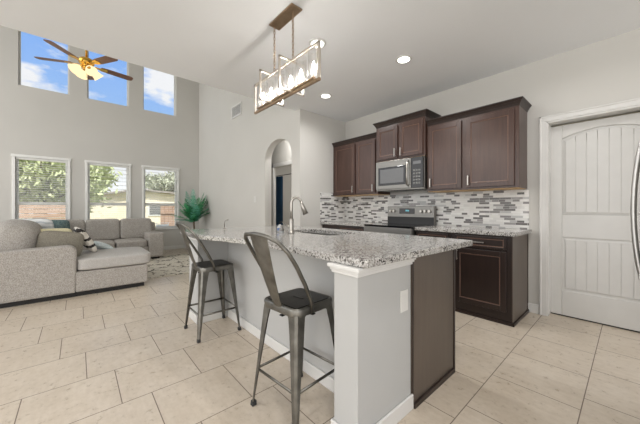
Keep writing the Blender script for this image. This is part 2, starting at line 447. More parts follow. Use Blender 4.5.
# lower windows: each with frame, sashes, pane
for i, (a, b) in enumerate(WY):
    w = thing('window_%d' % (i + 1), ['white framed window behind the chaise end of the sofa, leftmost of three', 'white framed window above the middle of the sofa', 'white framed window beside the green potted palm'][i], 'window', (XW, (a + b) / 2, ZS_))
    w['kind'] = 'structure'
    h = (b - a) / 2; H_ = ZT - ZS_
    g = G()
    g.box(0, .022, -h, -h + .046, 0, H_); g.box(0, .022, h - .046, h, 0, H_)
    g.box(0, .03, -h - .012, h + .012, H_ - .02, H_ + .035)
    obj('window_casing', g, 'vinyl_white', w, .004)
    obj('window_sill', G().box(-.10, .045, -h - .02, h + .02, -.03, 0), 'vinyl_white', w, .005)
    g = G(); hh = h - .045
    g.box(-.12, -.06, -hh, -hh + .04, 0, H_ - .02); g.box(-.12, -.06, hh - .04, hh, 0, H_ - .02)
    g.box(-.12, -.06, -hh, hh, 0, .05); g.box(-.12, -.06, -hh, hh, H_ - .06, H_ - .02)
    zr = 1.245 - ZS_
    g.box(-.13, -.05, -hh, hh, zr - .035, zr + .035)
    obj('window_sash', g, 'vinyl_white', w, .003)
    obj('window_pane', G().box(-.095, -.088, -hh + .04, hh - .04, .05, H_ - .06), 'window_glass', w)
for i, (a, b) in enumerate(TY):
    w = thing('window_%d' % (i + 4), ['high window on the left showing plain blue sky behind the fan blades', 'high window in the middle behind the ceiling fan light', 'high window on the right with clouds, nearest the room corner'][i], 'window', (XW, (a + b) / 2, 3.72))
    w['kind'] = 'structure'
    h = (b - a) / 2; g = G()
    for q in ((-h, -h + .03), (h - .03, h)): g.box(-.13, -.08, q[0], q[1], 0, 1.23)
    g.box(-.13, -.08, -h, h, 0, .03); g.box(-.13, -.08, -h, h, 1.20, 1.23)
    obj('window_frame', g, 'white_paint', w)
    obj('window_pane', G().box(-.108, -.102, -h + .03, h - .03, .03, 1.2), 'window_glass', w)
# blinds
for i, (a, b) in enumerate(WY):
    t = thing('window_blind', ['white slatted blind over the window behind the chaise, trees and brown fence showing through', 'white slatted blind over the middle window, pale sky showing through', 'white slatted blind over the window beside the palm'][i], 'blind', (XW, (a + b) / 2, ZS_), 0, 'slatted blinds on the lower windows')
    h = (b - a) / 2 - .05; g = G()
    obj('headrail', G().box(-.05, -.005, -h, h, ZT - ZS_ - .065, ZT - ZS_ - .022), 'vinyl_white', t, .003)
    n = 31; tilt = (.002, .0008, .0012)[i]
    for k in range(n):
        z = .05 + k * (ZT - ZS_ - .14) / n
        if i == 1 and z > .75 and k % 2: continue
        g._add([(-.052, -h, z - tilt), (-.004, -h, z + tilt), (-.004, h, z + tilt), (-.052, h, z - tilt), (-.052, -h, z - tilt + .0045), (-.004, -h, z + tilt + .0045), (-.004, h, z + tilt + .0045), (-.052, h, z - tilt + .0045)],
               [(0, 3, 2, 1), (4, 5, 6, 7), (0, 1, 5, 4), (1, 2, 6, 5), (2, 3, 7, 6), (3, 0, 4, 7)])
    obj('slats', g, 'vinyl_white', t)
    obj('bottom_rail', G().box(-.05, -.008, -h, h, .006, .028), 'vinyl_white', t, .003)
    g = G()
    for q in (-h + .12, h - .12): g.box(-.029, -.027, q - .001, q + .001, .02, ZT - ZS_ - .06)
    obj('ladder_cord', g, 'vinyl_white', t)

# panelled door in the kitchen wall
d = thing('door_1', 'white panelled door with an arched upper panel at the right edge', 'door', ((DX0 + DX1) / 2, YK + .12, 0)); d['kind'] = 'structure'
lx = lambda x: x - (DX0 + DX1) / 2
F0, F1, D0, D1 = DX0 + .007, DX1 - .007, .012, 2.03
P0, P1 = -.494, -.494 + (F1 - F0) - 2 * (-.494 - F0)
g = G(); yF, yP = 0.0, .014
def bx2(x0, x1, z0, z1, y0=yF, y1=.04): g.box(lx(x0), lx(x1), y0, y1, z0, z1)
bx2(F0, P0, D0, D1); bx2(P1, F1, D0, D1); bx2(P0, P1, D0, .276); bx2(P0, P1, .841, 1.075); bx2(P0, P1, 1.96, D1)
pc, ph = (P0 + P1) / 2, (P1 - P0) / 2
arcz = lambda x: 1.886 + .07 * (1 - ((x - pc) / ph) ** 2)
poly = [(lx(P0), 1.965), (lx(P0), 1.886)] + [(lx(P0 + (P1 - P0) * i / 16), arcz(P0 + (P1 - P0) * i / 16)) for i in range(1, 16)] + [(lx(P1), 1.886), (lx(P1), 1.965)]
g.prism(poly, yF, .04, 'y')
obj('door_frame', g, 'door_paint', d, .005, seg=3)
g = G(); npl = 7; IN = .028; q0, q1 = P0 + IN, P1 - IN; pw = (q1 - q0) / npl; yQ = .005
arc2 = lambda x: 1.886 - IN + .07 * (1 - ((x - pc) / (ph - IN)) ** 2)
for k in range(npl):
    x0, x1 = q0 + k * pw + .0012, q0 + (k + 1) * pw - .0012
    g.box(lx(x0), lx(x1), yQ, .036, .276 + IN, .841 - IN)
    xs = [x0 + (x1 - x0) * j / 4 for j in range(5)]
    g.prism([(lx(x0), 1.075 + IN), (lx(x1), 1.075 + IN)] + [(lx(x), arc2(x)) for x in xs[::-1]], yQ, .036, 'y')
g.box(lx(P0), lx(P1), yQ + .004, .034, .27, .85); g.box(lx(q0), lx(q1), yQ + .004, .034, 1.09, 1.84)
obj('door_panel', g, 'door_paint', d, .002)
g = G()
def ring(out, inn):
    n = len(out); yo = .016
    vo = [g.bm.verts.new((lx(x), yo, z)) for x, z in out]; vi = [g.bm.verts.new((lx(x), yQ, z)) for x, z in inn]; vb = [g.bm.verts.new((lx(x), .03, z)) for x, z in inn]
    for j in range(n):
        g.bm.faces.new((vo[j], vo[(j + 1) % n], vi[(j + 1) % n], vi[j])); g.bm.faces.new((vi[j], vi[(j + 1) % n], vb[(j + 1) % n], vb[j]))
ring([(P0, .276), (P1, .276), (P1, .841), (P0, .841)], [(q0, .276 + IN), (q1, .276 + IN), (q1, .841 - IN), (q0, .841 - IN)])
ring([(P0, 1.075), (P1, 1.075)] + [(P1 - (P1 - P0) * i / 16, arcz(P1 - (P1 - P0) * i / 16)) for i in range(17)],
     [(q0, 1.075 + IN), (q1, 1.075 + IN)] + [(q1 - (q1 - q0) * i / 16, arc2(q1 - (q1 - q0) * i / 16)) for i in range(17)])
obj('panel_moulding', g, 'door_paint', d)
obj('door_sweep', G().box(lx(F0), lx(F1), .004, .036, .001, D0), 'black', d)
g = G().box(DX0 - .06, DX0, YK - .018, YK, 0, 2.067).box(DX1, DX1 + .06, YK - .018, YK, 0, 2.067).box(DX0 - .06, DX1 + .06, YK - .018, YK, 2.067, 2.127)
g.box(DX0 - .06, DX0 - .045, YK - .026, YK, 0, 2.127).box(DX0 - .06, DX1 + .06, YK - .026, YK, 2.112, 2.127).box(DX1 + .045, DX1 + .06, YK - .026, YK, 0, 2.127)
g.box(DX0, DX0 + .012, YK - .01, YK + .165, 0, 2.067).box(DX1 - .012, DX1, YK - .01, YK + .165, 0, 2.067).box(DX0, DX1, YK - .01, YK + .165, 2.05, 2.067)
struct('trim_1', g, 'white_paint', bevel=.003)
struct('wall_closet', G().box(DX0 - .2, DX1 + .2, YK + .17, YK + .2, 0, 2.3), 'room_wall')

# small hall and the dim room behind the arch
HB = 3.20
g = rect_holes(G(), 'x', -6.2, XS - .12, 0, CEIL, HB, HB + .04, [(-5.14, -4.25, 0, 2.03)])
struct('wall_hall', g, 'wall_paint')
g = G().box(-5.21, -5.14, HB - .018, HB, 0, 2.10).box(-4.25, -4.18, HB - .018, HB, 0, 2.10).box(-5.21, -4.18, HB - .018, HB, 2.03, 2.10)
g.box(-5.14, -5.134, HB - .01, HB + .045, 0, 2.03).box(-4.262, -4.25, HB - .01, HB + .045, 0, 2.03).box(-5.14, -4.25, HB - .01, HB + .045, 2.018, 2.03)
struct('trim_2', g, 'white_paint', bevel=.003)
struct('ceiling', G().box(-6.3, XS - .12, YA + .14, 5.9, CEIL, CEIL + .1), 'ceiling_paint')
struct('wall_hall_end', G().box(-6.3, -6.2, YA + .14, 5.9, 0, CEIL), 'wall_paint')
struct('wall_bedroom', G().box(-6.3, XS, 5.4, 5.5, 0, CEIL), 'room_wall')
struct('wall_bedroom_side', G().box(XS - .12, XS, YK + .12, 5.4, 0, CEIL), 'room_wall')

# ------------------------------------------------------------------ kitchen cabinets
def cab_door(parent, x0, x1, z0, z1, y, handle=None, hz=None, name='door', drawer=False):
    """framed door; local coords, front at y - .02; handle 'l','r' vertical or 'h' horizontal"""
    f = .052 if not drawer else .022
    g = G().box(x0, x0 + f, y - .02, y, z0, z1).box(x1 - f, x1, y - .02, y, z0, z1)
    g.box(x0 + f, x1 - f, y - .02, y, z0, z0 + f).box(x0 + f, x1 - f, y - .02, y, z1 - f, z1)
    g.box(x0 + f, x1 - f, y - .008, y, z0 + f, z1 - f)
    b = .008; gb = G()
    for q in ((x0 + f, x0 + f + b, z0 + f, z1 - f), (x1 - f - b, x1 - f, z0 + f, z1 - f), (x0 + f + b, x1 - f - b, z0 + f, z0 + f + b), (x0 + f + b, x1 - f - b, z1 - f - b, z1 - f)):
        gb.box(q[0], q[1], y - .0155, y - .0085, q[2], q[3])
    o = obj(name, g, parent_mat, parent, .003)
    obj('bead', gb, 'wood_edge_sheen', o, .002, label='inner edge moulding with a painted light sheen')
    if handle:
        h = G()
        if handle == 'h':
            c = (x0 + x1) / 2; zc = (z0 + z1) / 2
            h.box(c - .055, c + .055, y - .052, y - .044, zc - .006, zc + .006)
            for s_ in (-.045, .045): h.tube([(c + s_, y - .021, zc), (c + s_, y - .046, zc)], .004, 8)
        else:
            c = x0 + .032 if handle == 'l' else x1 - .032
            h.box(c - .006, c + .006, y - .052, y - .044, hz, hz + .11)
            for s_ in (.012, .098): h.tube([(c, y - .021, hz + s_), (c, y - .046, hz + s_)], .004, 8)
        obj('handle', h, 'knob_metal', o, .002)
    return o
parent_mat = 'dark_wood'
def crown(parent, x0, x1, yf, z0, z1, ends=(True, True)):
    g = G(); st = [(0, 0), (.010, .3), (.024, .62), (.040, .86), (.040, 1)]
    for (o0, t0), (o1, t1) in zip(st, st[1:]):
        a, b = z0 + (z1 - z0) * t0, z0 + (z1 - z0) * t1
        l0, l1 = (o0, o1) if ends[0] else (0, 0); r0, r1 = (o0, o1) if ends[1] else (0, 0)
        g._add([(x0 - l0, yf - o0, a), (x1 + r0, yf - o0, a), (x1 + r0, 0, a), (x0 - l0, 0, a), (x0 - l1, yf - o1, b), (x1 + r1, yf - o1, b), (x1 + r1, 0, b), (x0 - l1, 0, b)],
               [(0, 3, 2, 1), (4, 5, 6, 7), (0, 1, 5, 4), (1, 2, 6, 5), (2, 3, 7, 6), (3, 0, 4, 7)])
    obj('crown_moulding', g, 'espresso', parent, .002)
def upper(label, x0, x1, z0, z1, zc, depth, doors, ends):
    t = thing('wall_cabinet', label, 'cabinet', ((x0 + x1) / 2, YK - .004, z0), 0, 'upper cabinets on the kitchen wall')
    l = lambda x: x - (x0 + x1) / 2
    w = (x1 - x0) / 2
    obj('body', G().box(-w, w, -depth, 0, 0, z1 - z0), parent_mat, t, .002)
    obj('underside', G().box(-w + .01, w - .01, -depth + .01, -.01, -.006, -.0005), 'maple', t)
    crown(t, -w, w, -depth, z1 - z0 - .005, zc - z0, ends)
    for a, b, h, hz in doors: cab_door(t, l(a), l(b), .022, z1 - z0 - .03, -depth - .0015, h, hz)
    return t
simple('maple', (196, 160, 112), .5, var=8)
upper('tall dark wall cabinet with two doors, left of the microwave', -3.530, -2.556, 1.365, 2.235, 2.30, .32, [(-3.50, -3.01, 'r', .04), (-2.98, -2.60, 'r', .04)], (False, False))
upper('short dark wall cabinet with two doors above the microwave', -2.550, -1.772, 1.835, 2.345, 2.42, .37, [(-2.525, -2.175, 'r', .04), (-2.145, -1.80, 'l', .04)], (True, True))
upper('wide dark wall cabinet with two doors, right of the microwave', -1.766, -.770, 1.365, 2.215, 2.285, .33, [(-1.74, -1.335, 'l', .05), (-1.285, -.81, 'l', .05)], (False, True))

# microwave
t = thing('microwave', 'stainless steel microwave mounted over the range', 'microwave', (-2.155, YK - .004, 1.40))
obj('body', G().box(-.378, .378, -.385, 0, 0, .428), 'steel', t, .004)
dd = obj('door', G().box(-.372, .20, -.412, -.387, .02, .422), 'steel', t, .004)
obj('door_window', G().box(-.325, .125, -.4165, -.4125, .075, .335), 'dark_glass', dd, .002)
obj('window_mesh', G().box(-.29, .095, -.4185, -.417, .105, .305), 'micro_window', dd)
g = G().tube([(.165, -.414, .05), (.165, -.45, .07), (.165, -.455, .2), (.165, -.45, .36), (.165, -.414, .385)], .011, 10)
obj('handle', g, 'nickel', dd, smooth=True)
cp = obj('control_panel', G().box(.206, .372, -.412, -.387, .02, .422), 'dark_glass', t, .003)
g = G()
for r_ in range(5):
    for c_ in range(3): obj('button', G().box(.235 + c_ * .038, .262 + c_ * .038, -.4142, -.4125, .07 + r_ * .042, .092 + r_ * .042), 'vent_dark', cp)
obj('display', G().box(.235, .345, -.4142, -.4125, .33, .37), 'micro_window', cp)
g = G()
for k in range(14): g.box(-.33 + k * .048, -.30 + k * .048, -.37, -.3, -.003, -.0005)
obj('vent_grille', g, 'black', t)

# range
t = thing('range', 'stainless steel range with black glass cooktop between the worktops', 'range', (-2.165, YK - .025, 0))
obj('body', G().box(-.374, .374, -.62, 0, .03, .895), 'steel', t, .004)
obj('cooktop', G().box(-.376, .376, -.645, -.075, .897, .918), 'dark_glass', t, .004)
obj('front_rail', G().box(-.374, .374, -.66, -.622, .80, .893), 'steel', t, .006)
bgd = obj('backguard', G().box(-.374, .374, -.072, 0, .897, 1.175), 'steel', t, .005)
obj('lower_panel', G().box(-.374, .374, -.0755, -.0725, .90, 1.02), 'black', bgd)
obj('display', G().box(-.165, .085, -.0755, -.0725, 1.065, 1.145), 'dark_glass', bgd, .002)
obj('clock', G().box(-.06, .0, -.0775, -.076, 1.10, 1.122), 'lcd', bgd)
for k, x in enumerate((-.315, -.255, .19, .25, .315)):
    obj('knob', G().tube([(x, -.073, 1.105), (x, -.10, 1.105)], [.023, .019], 14), 'knob_metal', bgd)
od = obj('oven_door', G().box(-.37, .37, -.655, -.622, .2, .79), 'steel', t, .005)
obj('oven_window', G().box(-.26, .26, -.659, -.656, .32, .62), 'dark_glass', od)
obj('handle', G().tube([(-.32, -.656, .73), (-.32, -.70, .73), (.32, -.70, .73), (.32, -.656, .73)], .011, 10), 'nickel', od, smooth=True)
obj('storage_drawer', G().box(-.37, .37, -.65, -.622, .05, .19), 'steel', t, .005)

# base cabinets
parent_mat = 'espresso'
def base(label, x0, x1, doors, side=None):
    t = thing('base_cabinet', label, 'cabinet', ((x0 + x1) / 2, YK - .004, 0), 0, 'base cabinets on the kitchen wall')
    l = lambda x: x - (x0 + x1) / 2; w = (x1 - x0) / 2
    obj('body', G().box(-w, w - (.006 if side else 0), -.585, 0, .0, .874), 'espresso', t, .002)
    if side:
        obj('end_panel', G().box(w - .0055, w, -.582, -.012, .03, .874), 'dark_wood_glare', t)
        obj('corner_strip', G().box(w - .0055, w + .004, -.011, 0, .0, .874), 'espresso', t)
        obj('shoe_moulding', G().box(w + .0005, w + .014, -.60, 0, 0, .03).box(-w, w + .014, -.60, -.5855, 0, .03), 'espresso', t, .003)
    for a, b, h in doors:
        cab_door(t, l(a), l(b), .125, .715, -.5865, h, .585)
        cab_door(t, l(a), l(b), .735, .855, -.5865, 'h', name='drawer', drawer=True)
    return t
base('dark base cabinet with drawer and door at the run end by the white door', -1.345, -.765, [(-1.305, -.815, 'l')], True)
base('dark base cabinet between the range and the end cabinet, mostly behind the island', -1.783, -1.349, [(-1.77, -1.38, 'l')])
base('dark base cabinet left of the range in the kitchen corner', -3.532, -2.560, [(-3.1, -2.60, 'l')])
parent_mat = 'dark_wood'
tag(obj('worktop', G().box(-1.786, -.73, YK - .625, YK - .002, .8755, .914), 'granite', bevel=.004), 'speckled granite worktop right of the range', 'worktop')
tag(obj('worktop', G().box(XS + .003, -2.558, YK - .625, YK - .002, .8755, .914), 'granite', bevel=.004), 'speckled granite worktop left of the range in the corner', 'worktop')
g = G().box(XS + .002, -.755, YK - .010, YK - .0005, .9155, 1.360)
tag(obj('tile_backsplash', g, 'mosaic'), 'grey and white mosaic strip tile backsplash along the kitchen wall', 'backsplash')
g = G().box(XS + .0005, XS + .010, YK - .63, YK - .011, .9155, 1.42)
tag(obj('tile_backsplash', g, 'mosaic'), 'mosaic tile backsplash turning the corner left of the cabinets', 'backsplash')

def plate(name, label, loc, rz, w, h, kind):
    t = thing(name, label, 'outlet' if kind == 'o' else 'switch', loc, rz)
    obj('cover_plate', G().box(-w / 2, w / 2, -.006, 0, -h / 2, h / 2), 'plate_white', t, .002)
    if kind == 'o':
        for z in (-.02, .02): obj('socket', G().box(-.013, .013, -.008, -.0065, z - .014, z + .014), 'white_paint', t, .001)
    else: obj('rocker', G().box(-.012, .012, -.010, -.0065, -.03, .03), 'white_paint', t, .002)
plate('outlet', 'white wall outlet on the mosaic backsplash under the right cabinet', (-1.33, YK - .0105, 1.155), 0, .075, .118, 'o')
plate('light_switch', 'white light switch on the wall left of the arch', (-5.03, YA - .001, 1.325), 0, .085, .12, 's')
# return air vent high on the arch wall
t = thing('wall_vent', 'white square air vent high on the wall below the ceiling edge', 'vent', (-5.87, YA - .001, 3.335))
g = G().box(-.25, .25, -.02, 0, .105, .135).box(-.25, .25, -.02, 0, -.135, -.105).box(-.25, -.22, -.02, 0, -.105, .105).box(.22, .25, -.02, 0, -.105, .105)
obj('frame', g, 'white_paint', t, .003)
g = G()
for k in range(9): g.box(-.22, .22, -.012, -.003, -.098 + k * .0235, -.088 + k * .0235)
obj('louvre', g, 'white_paint', t)
obj('backing', G().box(-.22, .22, -.002, 0, -.105, .105), 'vent_dark', t)

# ------------------------------------------------------------------ island
t = thing('kitchen_island', 'pale grey kitchen island base with dark end panel and square posts', 'kitchen island', (-1.9, 1.5, 0))
o_ = Vector((-1.9, 1.5, 0))
def I(g): return g.xf(Matrix.Translation(-o_))
KX1, KX0 = -.84, -3.12
obj('knee_wall', I(G().box(-2.85, -1.01, 1.205, 1.32, 0, .872)), 'island_paint', t)
obj('corner_post', I(G().box(-.985 - .01, KX1, .972, 1.435, 0, .872)), 'island_paint', t, .003)
obj('corner_post', I(G().box(KX0, -2.85, .895, 1.32, 0, .872)), 'island_paint', t, .003)
obj('cabinet_body', I(G().box(KX0, -.845, 1.437, 2.0, .0, .66).box(KX0, -2.46, 1.437, 2.0, .66, .872).box(-1.66, -.845, 1.437, 2.0, .66, .872).box(-2.46, -1.66, 1.437, 1.58, .66, .872)), 'espresso', t)
obj('cabinet_body_back', I(G().box(KX0, -1.0, 1.321, 1.436, .0, .872)), 'island_paint', t)
ep = obj('end_panel', I(G().box(-.8445, -.832, 1.442, 1.985, .02, .872)), 'dark_wood_glare', t)
obj('corner_strip', I(G().box(-.8445, -.826, 1.986, 2.004, 0, .872).box(-.8315, -.818, 1.445, 1.985, 0, .03).box(-.8315, -.8275, 1.437, 1.449, .03, .872)), 'espresso', ep, .002)
def mould(g, x0, x1, y0, y1):
    for o0, z0, z1 in ((.010, .828, .842), (.016, .842, .856), (.026, .856, .873)):
        g.box(x0 - o0, x1 + o0, y0 - o0, y1, z0, z1)
for q in ((-.995, KX1, .972, 1.45), (KX0, -2.85, .895, 1.2)):
    g = G(); mould(g, *q); obj('cap_moulding', I(g), 'white_paint', t, .003)
g = G().box(-.995 - .014, KX1 + .014, .958, .9715, 0, .085).box(KX1 + .0005, KX1 + .014, .9715, 1.445, 0, .085)
g.box(-2.84, -1.0, 1.191, 1.2045, 0, .085).box(-1.009, -.9955, .9715, 1.191, 0, .085).box(-2.8495, -2.836, .882, 1.191, 0, .085).box(KX0, -2.836, .881, .8945, 0, .085)
obj('baseboard', I(g), 'white_paint', t, .005)
g = G()
for k, (x0, x1) in enumerate(((-1.32, -.87), (-2.45, -1.36), (-3.10, -2.49))):
    dd_ = obj('door', I(G().box(x0, x1, 2.001, 2.02, .12, .86)), 'espresso', t, .003)
plate('outlet', 'white wall outlet on the end of the island beside the dark panel', (KX1 + .0005, 1.36, .635), R(90), .072, .118, 'o')
# countertop with the sink cut-out
outer = [(-.815, .972), (-1.73, .985), (-1.93, .945), (-2.2, .885), (-2.5, .80), (-2.62, .785), (-3.17, .815), (-3.21, .86), (-3.19, 2.19), (-.785, 2.175), (-.765, 2.155), (-.795, .99)]
SX0, SX1, SY0, SY1 = -2.42, -1.70, 1.62, 1.99
bm = bmesh.new()
def poly_slab(z0, z1):
    ov = [bm.verts.new((x, y, z1)) for x, y in outer]
    r_ = .05; inner = []
    for cx_, cy_, a0 in ((SX1 - r_, SY1 - r_, 0), (SX0 + r_, SY1 - r_, 90), (SX0 + r_, SY0 + r_, 180), (SX1 - r_, SY0 + r_, 270)):
        for k in range(4): inner.append((cx_ + r_ * math.cos(R(a0 + k * 30)), cy_ + r_ * math.sin(R(a0 + k * 30))))
    iv = [bm.verts.new((x, y, z1)) for x, y in inner]
    es = [bm.edges.new((L[i], L[(i + 1) % len(L)])) for L in (ov, iv) for i in range(len(L))]
    r = bmesh.ops.triangle_fill(bm, edges=es, use_beauty=True)
    fs = [f for f in r['geom'] if isinstance(f, bmesh.types.BMFace)]
    cxm, cym = (SX0 + SX1) / 2, (SY0 + SY1) / 2
    e = bmesh.ops.extrude_face_region(bm, geom=fs)
    for v_ in e['geom']:
        if isinstance(v_, bmesh.types.BMVert): v_.co.z = z0
poly_slab(.8755, .914)
g = G(); g.bm.free(); g.bm = bm
ct = obj('island_countertop', g, 'granite', None, .004)
tag(ct, 'speckled grey granite countertop on the kitchen island', 'countertop')
# sink
t = thing('sink', 'undermount steel sink set into the island countertop', 'sink', ((SX0 + SX1) / 2, (SY0 + SY1) / 2, .874))
sw, sd, dp = (SX1 - SX0) / 2 - .004, (SY1 - SY0) / 2 - .004, .19
g = G().box(-sw, sw, -sd, sd, -dp - .004, -dp).box(-sw, -sw + .003, -sd, sd, -dp, 0).box(sw - .003, sw, -sd, sd, -dp, 0).box(-sw, sw, -sd, -sd + .003, -dp, 0).box(-sw, sw, sd - .003, sd, -dp, 0)
obj('basin', g, 'steel', t)
obj('drain', G().lathe([(.04, 0), (.04, .003), (.02, .003), (.02, .001)], (0, 0, -dp + .0005)), 'gunmetal_dark', t)
# faucet
fx, fy = -2.12, 1.51
t = thing('faucet', 'brushed nickel gooseneck faucet with pull-down spray head on the island', 'faucet', (fx, fy, .9145))
obj('base', G().lathe([(.030, 0), (.030, .006), (.024, .012), (.021, .05), (.021, .13), (.016, .14)], (0, 0, 0), 20), 'nickel', t, smooth=True)
dv = Vector((.62, .78, 0)).normalized(); pts = [Vector((0, 0, .135)), Vector((0, 0, .22)), Vector((0, 0, .28))]
rr = .046
for k in range(1, 10):
    a = math.pi - math.pi * k / 10 * 1.02
    pts.append(Vector((0, 0, .28)) + dv * (rr + rr * math.cos(a)) + Vector((0, 0, rr * 1.15 * math.sin(a))))
obj('spout', G().tube(pts, .0135, 12), 'nickel', t, smooth=True)
e_ = pts[-1]; dn = (pts[-1] - pts[-2]).normalized()
obj('spray_head', G().tube([e_, e_ + dn * .03, e_ + dn * .05, e_ + dn * .125], [.0145, .0165, .019, .026], 14), 'nickel', t, smooth=True)
obj('lever', G().tube([(-.018, -.004, .055), (-.05, -.012, .062), (-.115, -.02, .098)], [.012, .008, .006], 10), 'nickel', t, smooth=True)
# small filtered water tap
t = thing('water_tap', 'small curved metal water tap standing alone at the far end of the island', 'tap', (-3.13, 1.28, .9145))
obj('base', G().lathe([(.016, 0), (.016, .006), (.008, .012), (.008, .02)], n=14), 'nickel', t, smooth=True)
obj('spout', G().tube([(0, 0, .018), (0, 0, .06), (.006, .004, .082), (.024, .014, .098), (.045, .026, .098)], .0065, 8), 'nickel', t, smooth=True)
# clutter beside faucet
t = thing('soap_bottle', 'small clear soap bottle with blue liquid beside the faucet', 'bottle', (-2.30, 1.50, .9145))
obj('bottle_body', G().lathe([(.024, 0), (.026, .01), (.026, .05), (.012, .066), (.010, .075)], n=16), 'white_plastic', t, smooth=True)
obj('label_band', G().lathe([(.0268, .015), (.0268, .04)], n=16, cap=False), 'blue_plastic', t, smooth=True)
obj('pump', G().tube([(0, 0, .075), (0, 0, .098), (.03, .01, .098)], .004, 8), 'black', t, smooth=True)
t = thing('scrub_brush', 'small round dish brush lying at the foot of the faucet', 'brush', (-2.21, 1.46, .9145))
obj('bristles', G().lathe([(.022, 0), (.026, .02)], n=16), 'white_plastic', t)
obj('brush_handle', G().lathe([(.026, .0205), (.026, .032), (.01, .05), (.012, .066), (.004, .072)], n=16), 'steel', t, smooth=True)

# ------------------------------------------------------------------ bar stools
def make_stool(label, loc, rz):
    t = thing('bar_stool', label, 'bar stool', loc, rz, 'metal bar stools at the island')
    zs = .626; s0, f0 = .138, .197
    # seat pan with rolled edge
    g = G(); hs = .155; rc = .045
    def ring(h, r, z):
        out = []
        for cx_, cy_, a0 in ((h - r, h - r, 0), (-h + r, h - r, 90), (-h + r, -h + r, 180), (h - r, -h + r, 270)):
            for k in range(5): out.append((cx_ + r * math.cos(R(a0 + k * 22.5)), cy_ + r * math.sin(R(a0 + k * 22.5)), z))
        return out
    rings = [ring(hs - .004, rc, zs - .045), ring(hs, rc, zs - .012), ring(hs - .004, rc, zs - .002), ring(hs - .012, rc * .8, zs), ring(hs - .022, rc * .6, zs - .006), ring(hs - .09, .02, zs - .009), ring(.012, .008, zs - .010)]
    vs = [[g.bm.verts.new(p) for p in r_] for r_ in rings]
    for A, B in zip(vs, vs[1:]):
        for j in range(20): g.bm.faces.new((A[j], A[(j + 1) % 20], B[(j + 1) % 20], B[j]))
    g.bm.faces.new(vs[-1])
    seat = obj('seat', g, 'gunmetal', t, smooth=True)
    g = G(); pv = ring(hs - .024, rc * .5, zs - .0045)
    a_ = [g.bm.verts.new(p) for p in pv]; b_ = [g.bm.verts.new((p[0], p[1], p[2] + .004)) for p in pv]
    g.bm.faces.new(a_[::-1]); g.bm.faces.new(b_)
    for j in range(20): g.bm.faces.new((a_[j], a_[(j + 1) % 20], b_[(j + 1) % 20], b_[j]))
    pad = obj('seat_top', g, 'gunmetal_dark', seat, label='darker seat top')
    obj('hand_slot', G().tube([(-.035, 0, zs + .0005), (.035, 0, zs + .0005)], .011, 8, flat=(1, .12)), 'black', seat)
    # legs: folded sheet, wide at top
    for sx_, sy_ in ((-1, -1), (1, -1), (1, 1), (-1, 1)):
        g = G()
        def L(z, wd):
            tt = (zs - .035 - z) / (zs - .035); cx_, cy_ = sx_ * (s0 + .008 + (f0 - s0 - .008) * tt), sy_ * (s0 + .008 + (f0 - s0 - .008) * tt)
            c_ = .0022; k = .006
            # L section with chamfered corner: outer then inner outline
            o1 = [(cx_ - sx_ * wd, cy_), (cx_ - sx_ * k * 2, cy_), (cx_, cy_ - sy_ * k * 2), (cx_, cy_ - sy_ * wd)]
            i1 = [(cx_ - c_ * sx_, cy_ - sy_ * wd), (cx_ - sx_ * c_, cy_ - sy_ * (k * 2 + c_)), (cx_ - sx_ * (k * 2 + c_), cy_ - sy_ * c_), (cx_ - sx_ * wd, cy_ - sy_ * c_)]
            return [(x, y, z) for x, y in o1 + i1]
        prof = [L(.012, .021), L(.25, .035), L(.49, .052), L(.568, .062), L(.591, .076)]
        vs = [[g.bm.verts.new(p) for p in q] for q in prof]
        for A, B in zip(vs, vs[1:]):
            for j in range(8): g.bm.faces.new((A[j], A[(j + 1) % 8], B[(j + 1) % 8], B[j]))
        g.bm.faces.new(vs[0][::-1]); g.bm.faces.new(vs[-1])
        lg = obj('leg', g, 'gunmetal', t)
        obj('foot_cap', G().taper((sx_ * (f0 - .012), sy_ * (f0 - .012), 0), (.014, .014), (sx_ * (f0 - .013), sy_ * (f0 - .013), .028), (.0125, .0125)), 'rubber', lg, .003)
    # lower rails
    zb = .215; q = s0 + .008 + (f0 - s0 - .008) * ((zs - .035 - zb) / (zs - .035)) - .008
    for a, b in (((-q, -q), (q, -q)), ((q, -q), (q, q)), ((q, q), (-q, q)), ((-q, q), (-q, -q))):
        obj('foot_rail', G().tube([(a[0], a[1], zb), (b[0], b[1], zb)], .009, 8, flat=(.55, 1)), 'gunmetal', t, smooth=True)
    # under-seat cross brace
    obj('brace', G().box(-.13, .13, -.012, .012, .559, .565).box(-.012, .012, -.13, .13, .553, .5585), 'gunmetal_dark', t)
    # hoop back
    path = [(-.152, -.035, .589), (-.157, -.047, .645), (-.171, -.105, .75), (-.177, -.172, .86), (-.170, -.218, .93), (-.145, -.262, .985), (-.096, -.288, 1.010), (0, -.297, 1.019)]
    pts = path + [(-x, y, z) for x, y, z in path[:-1][::-1]]
    obj('back_hoop', G().tube(pts, .0108, 10), 'gunmetal', t, smooth=True)
    # centre slat, curved a little
    g = G(); rows = []
    for k in range(9):
        u_ = k / 8; z = .614 + (1.014 - .614) * u_; y = -.150 - .134 * u_ ** .85; wd = .036 + .041 * u_
        rows.append([(-wd, y + .006, z), (-wd * .8, y, z), (-wd * .4, y - .003, z), (0, y - .005, z), (wd * .4, y - .003, z), (wd * .8, y, z), (wd, y + .006, z)])
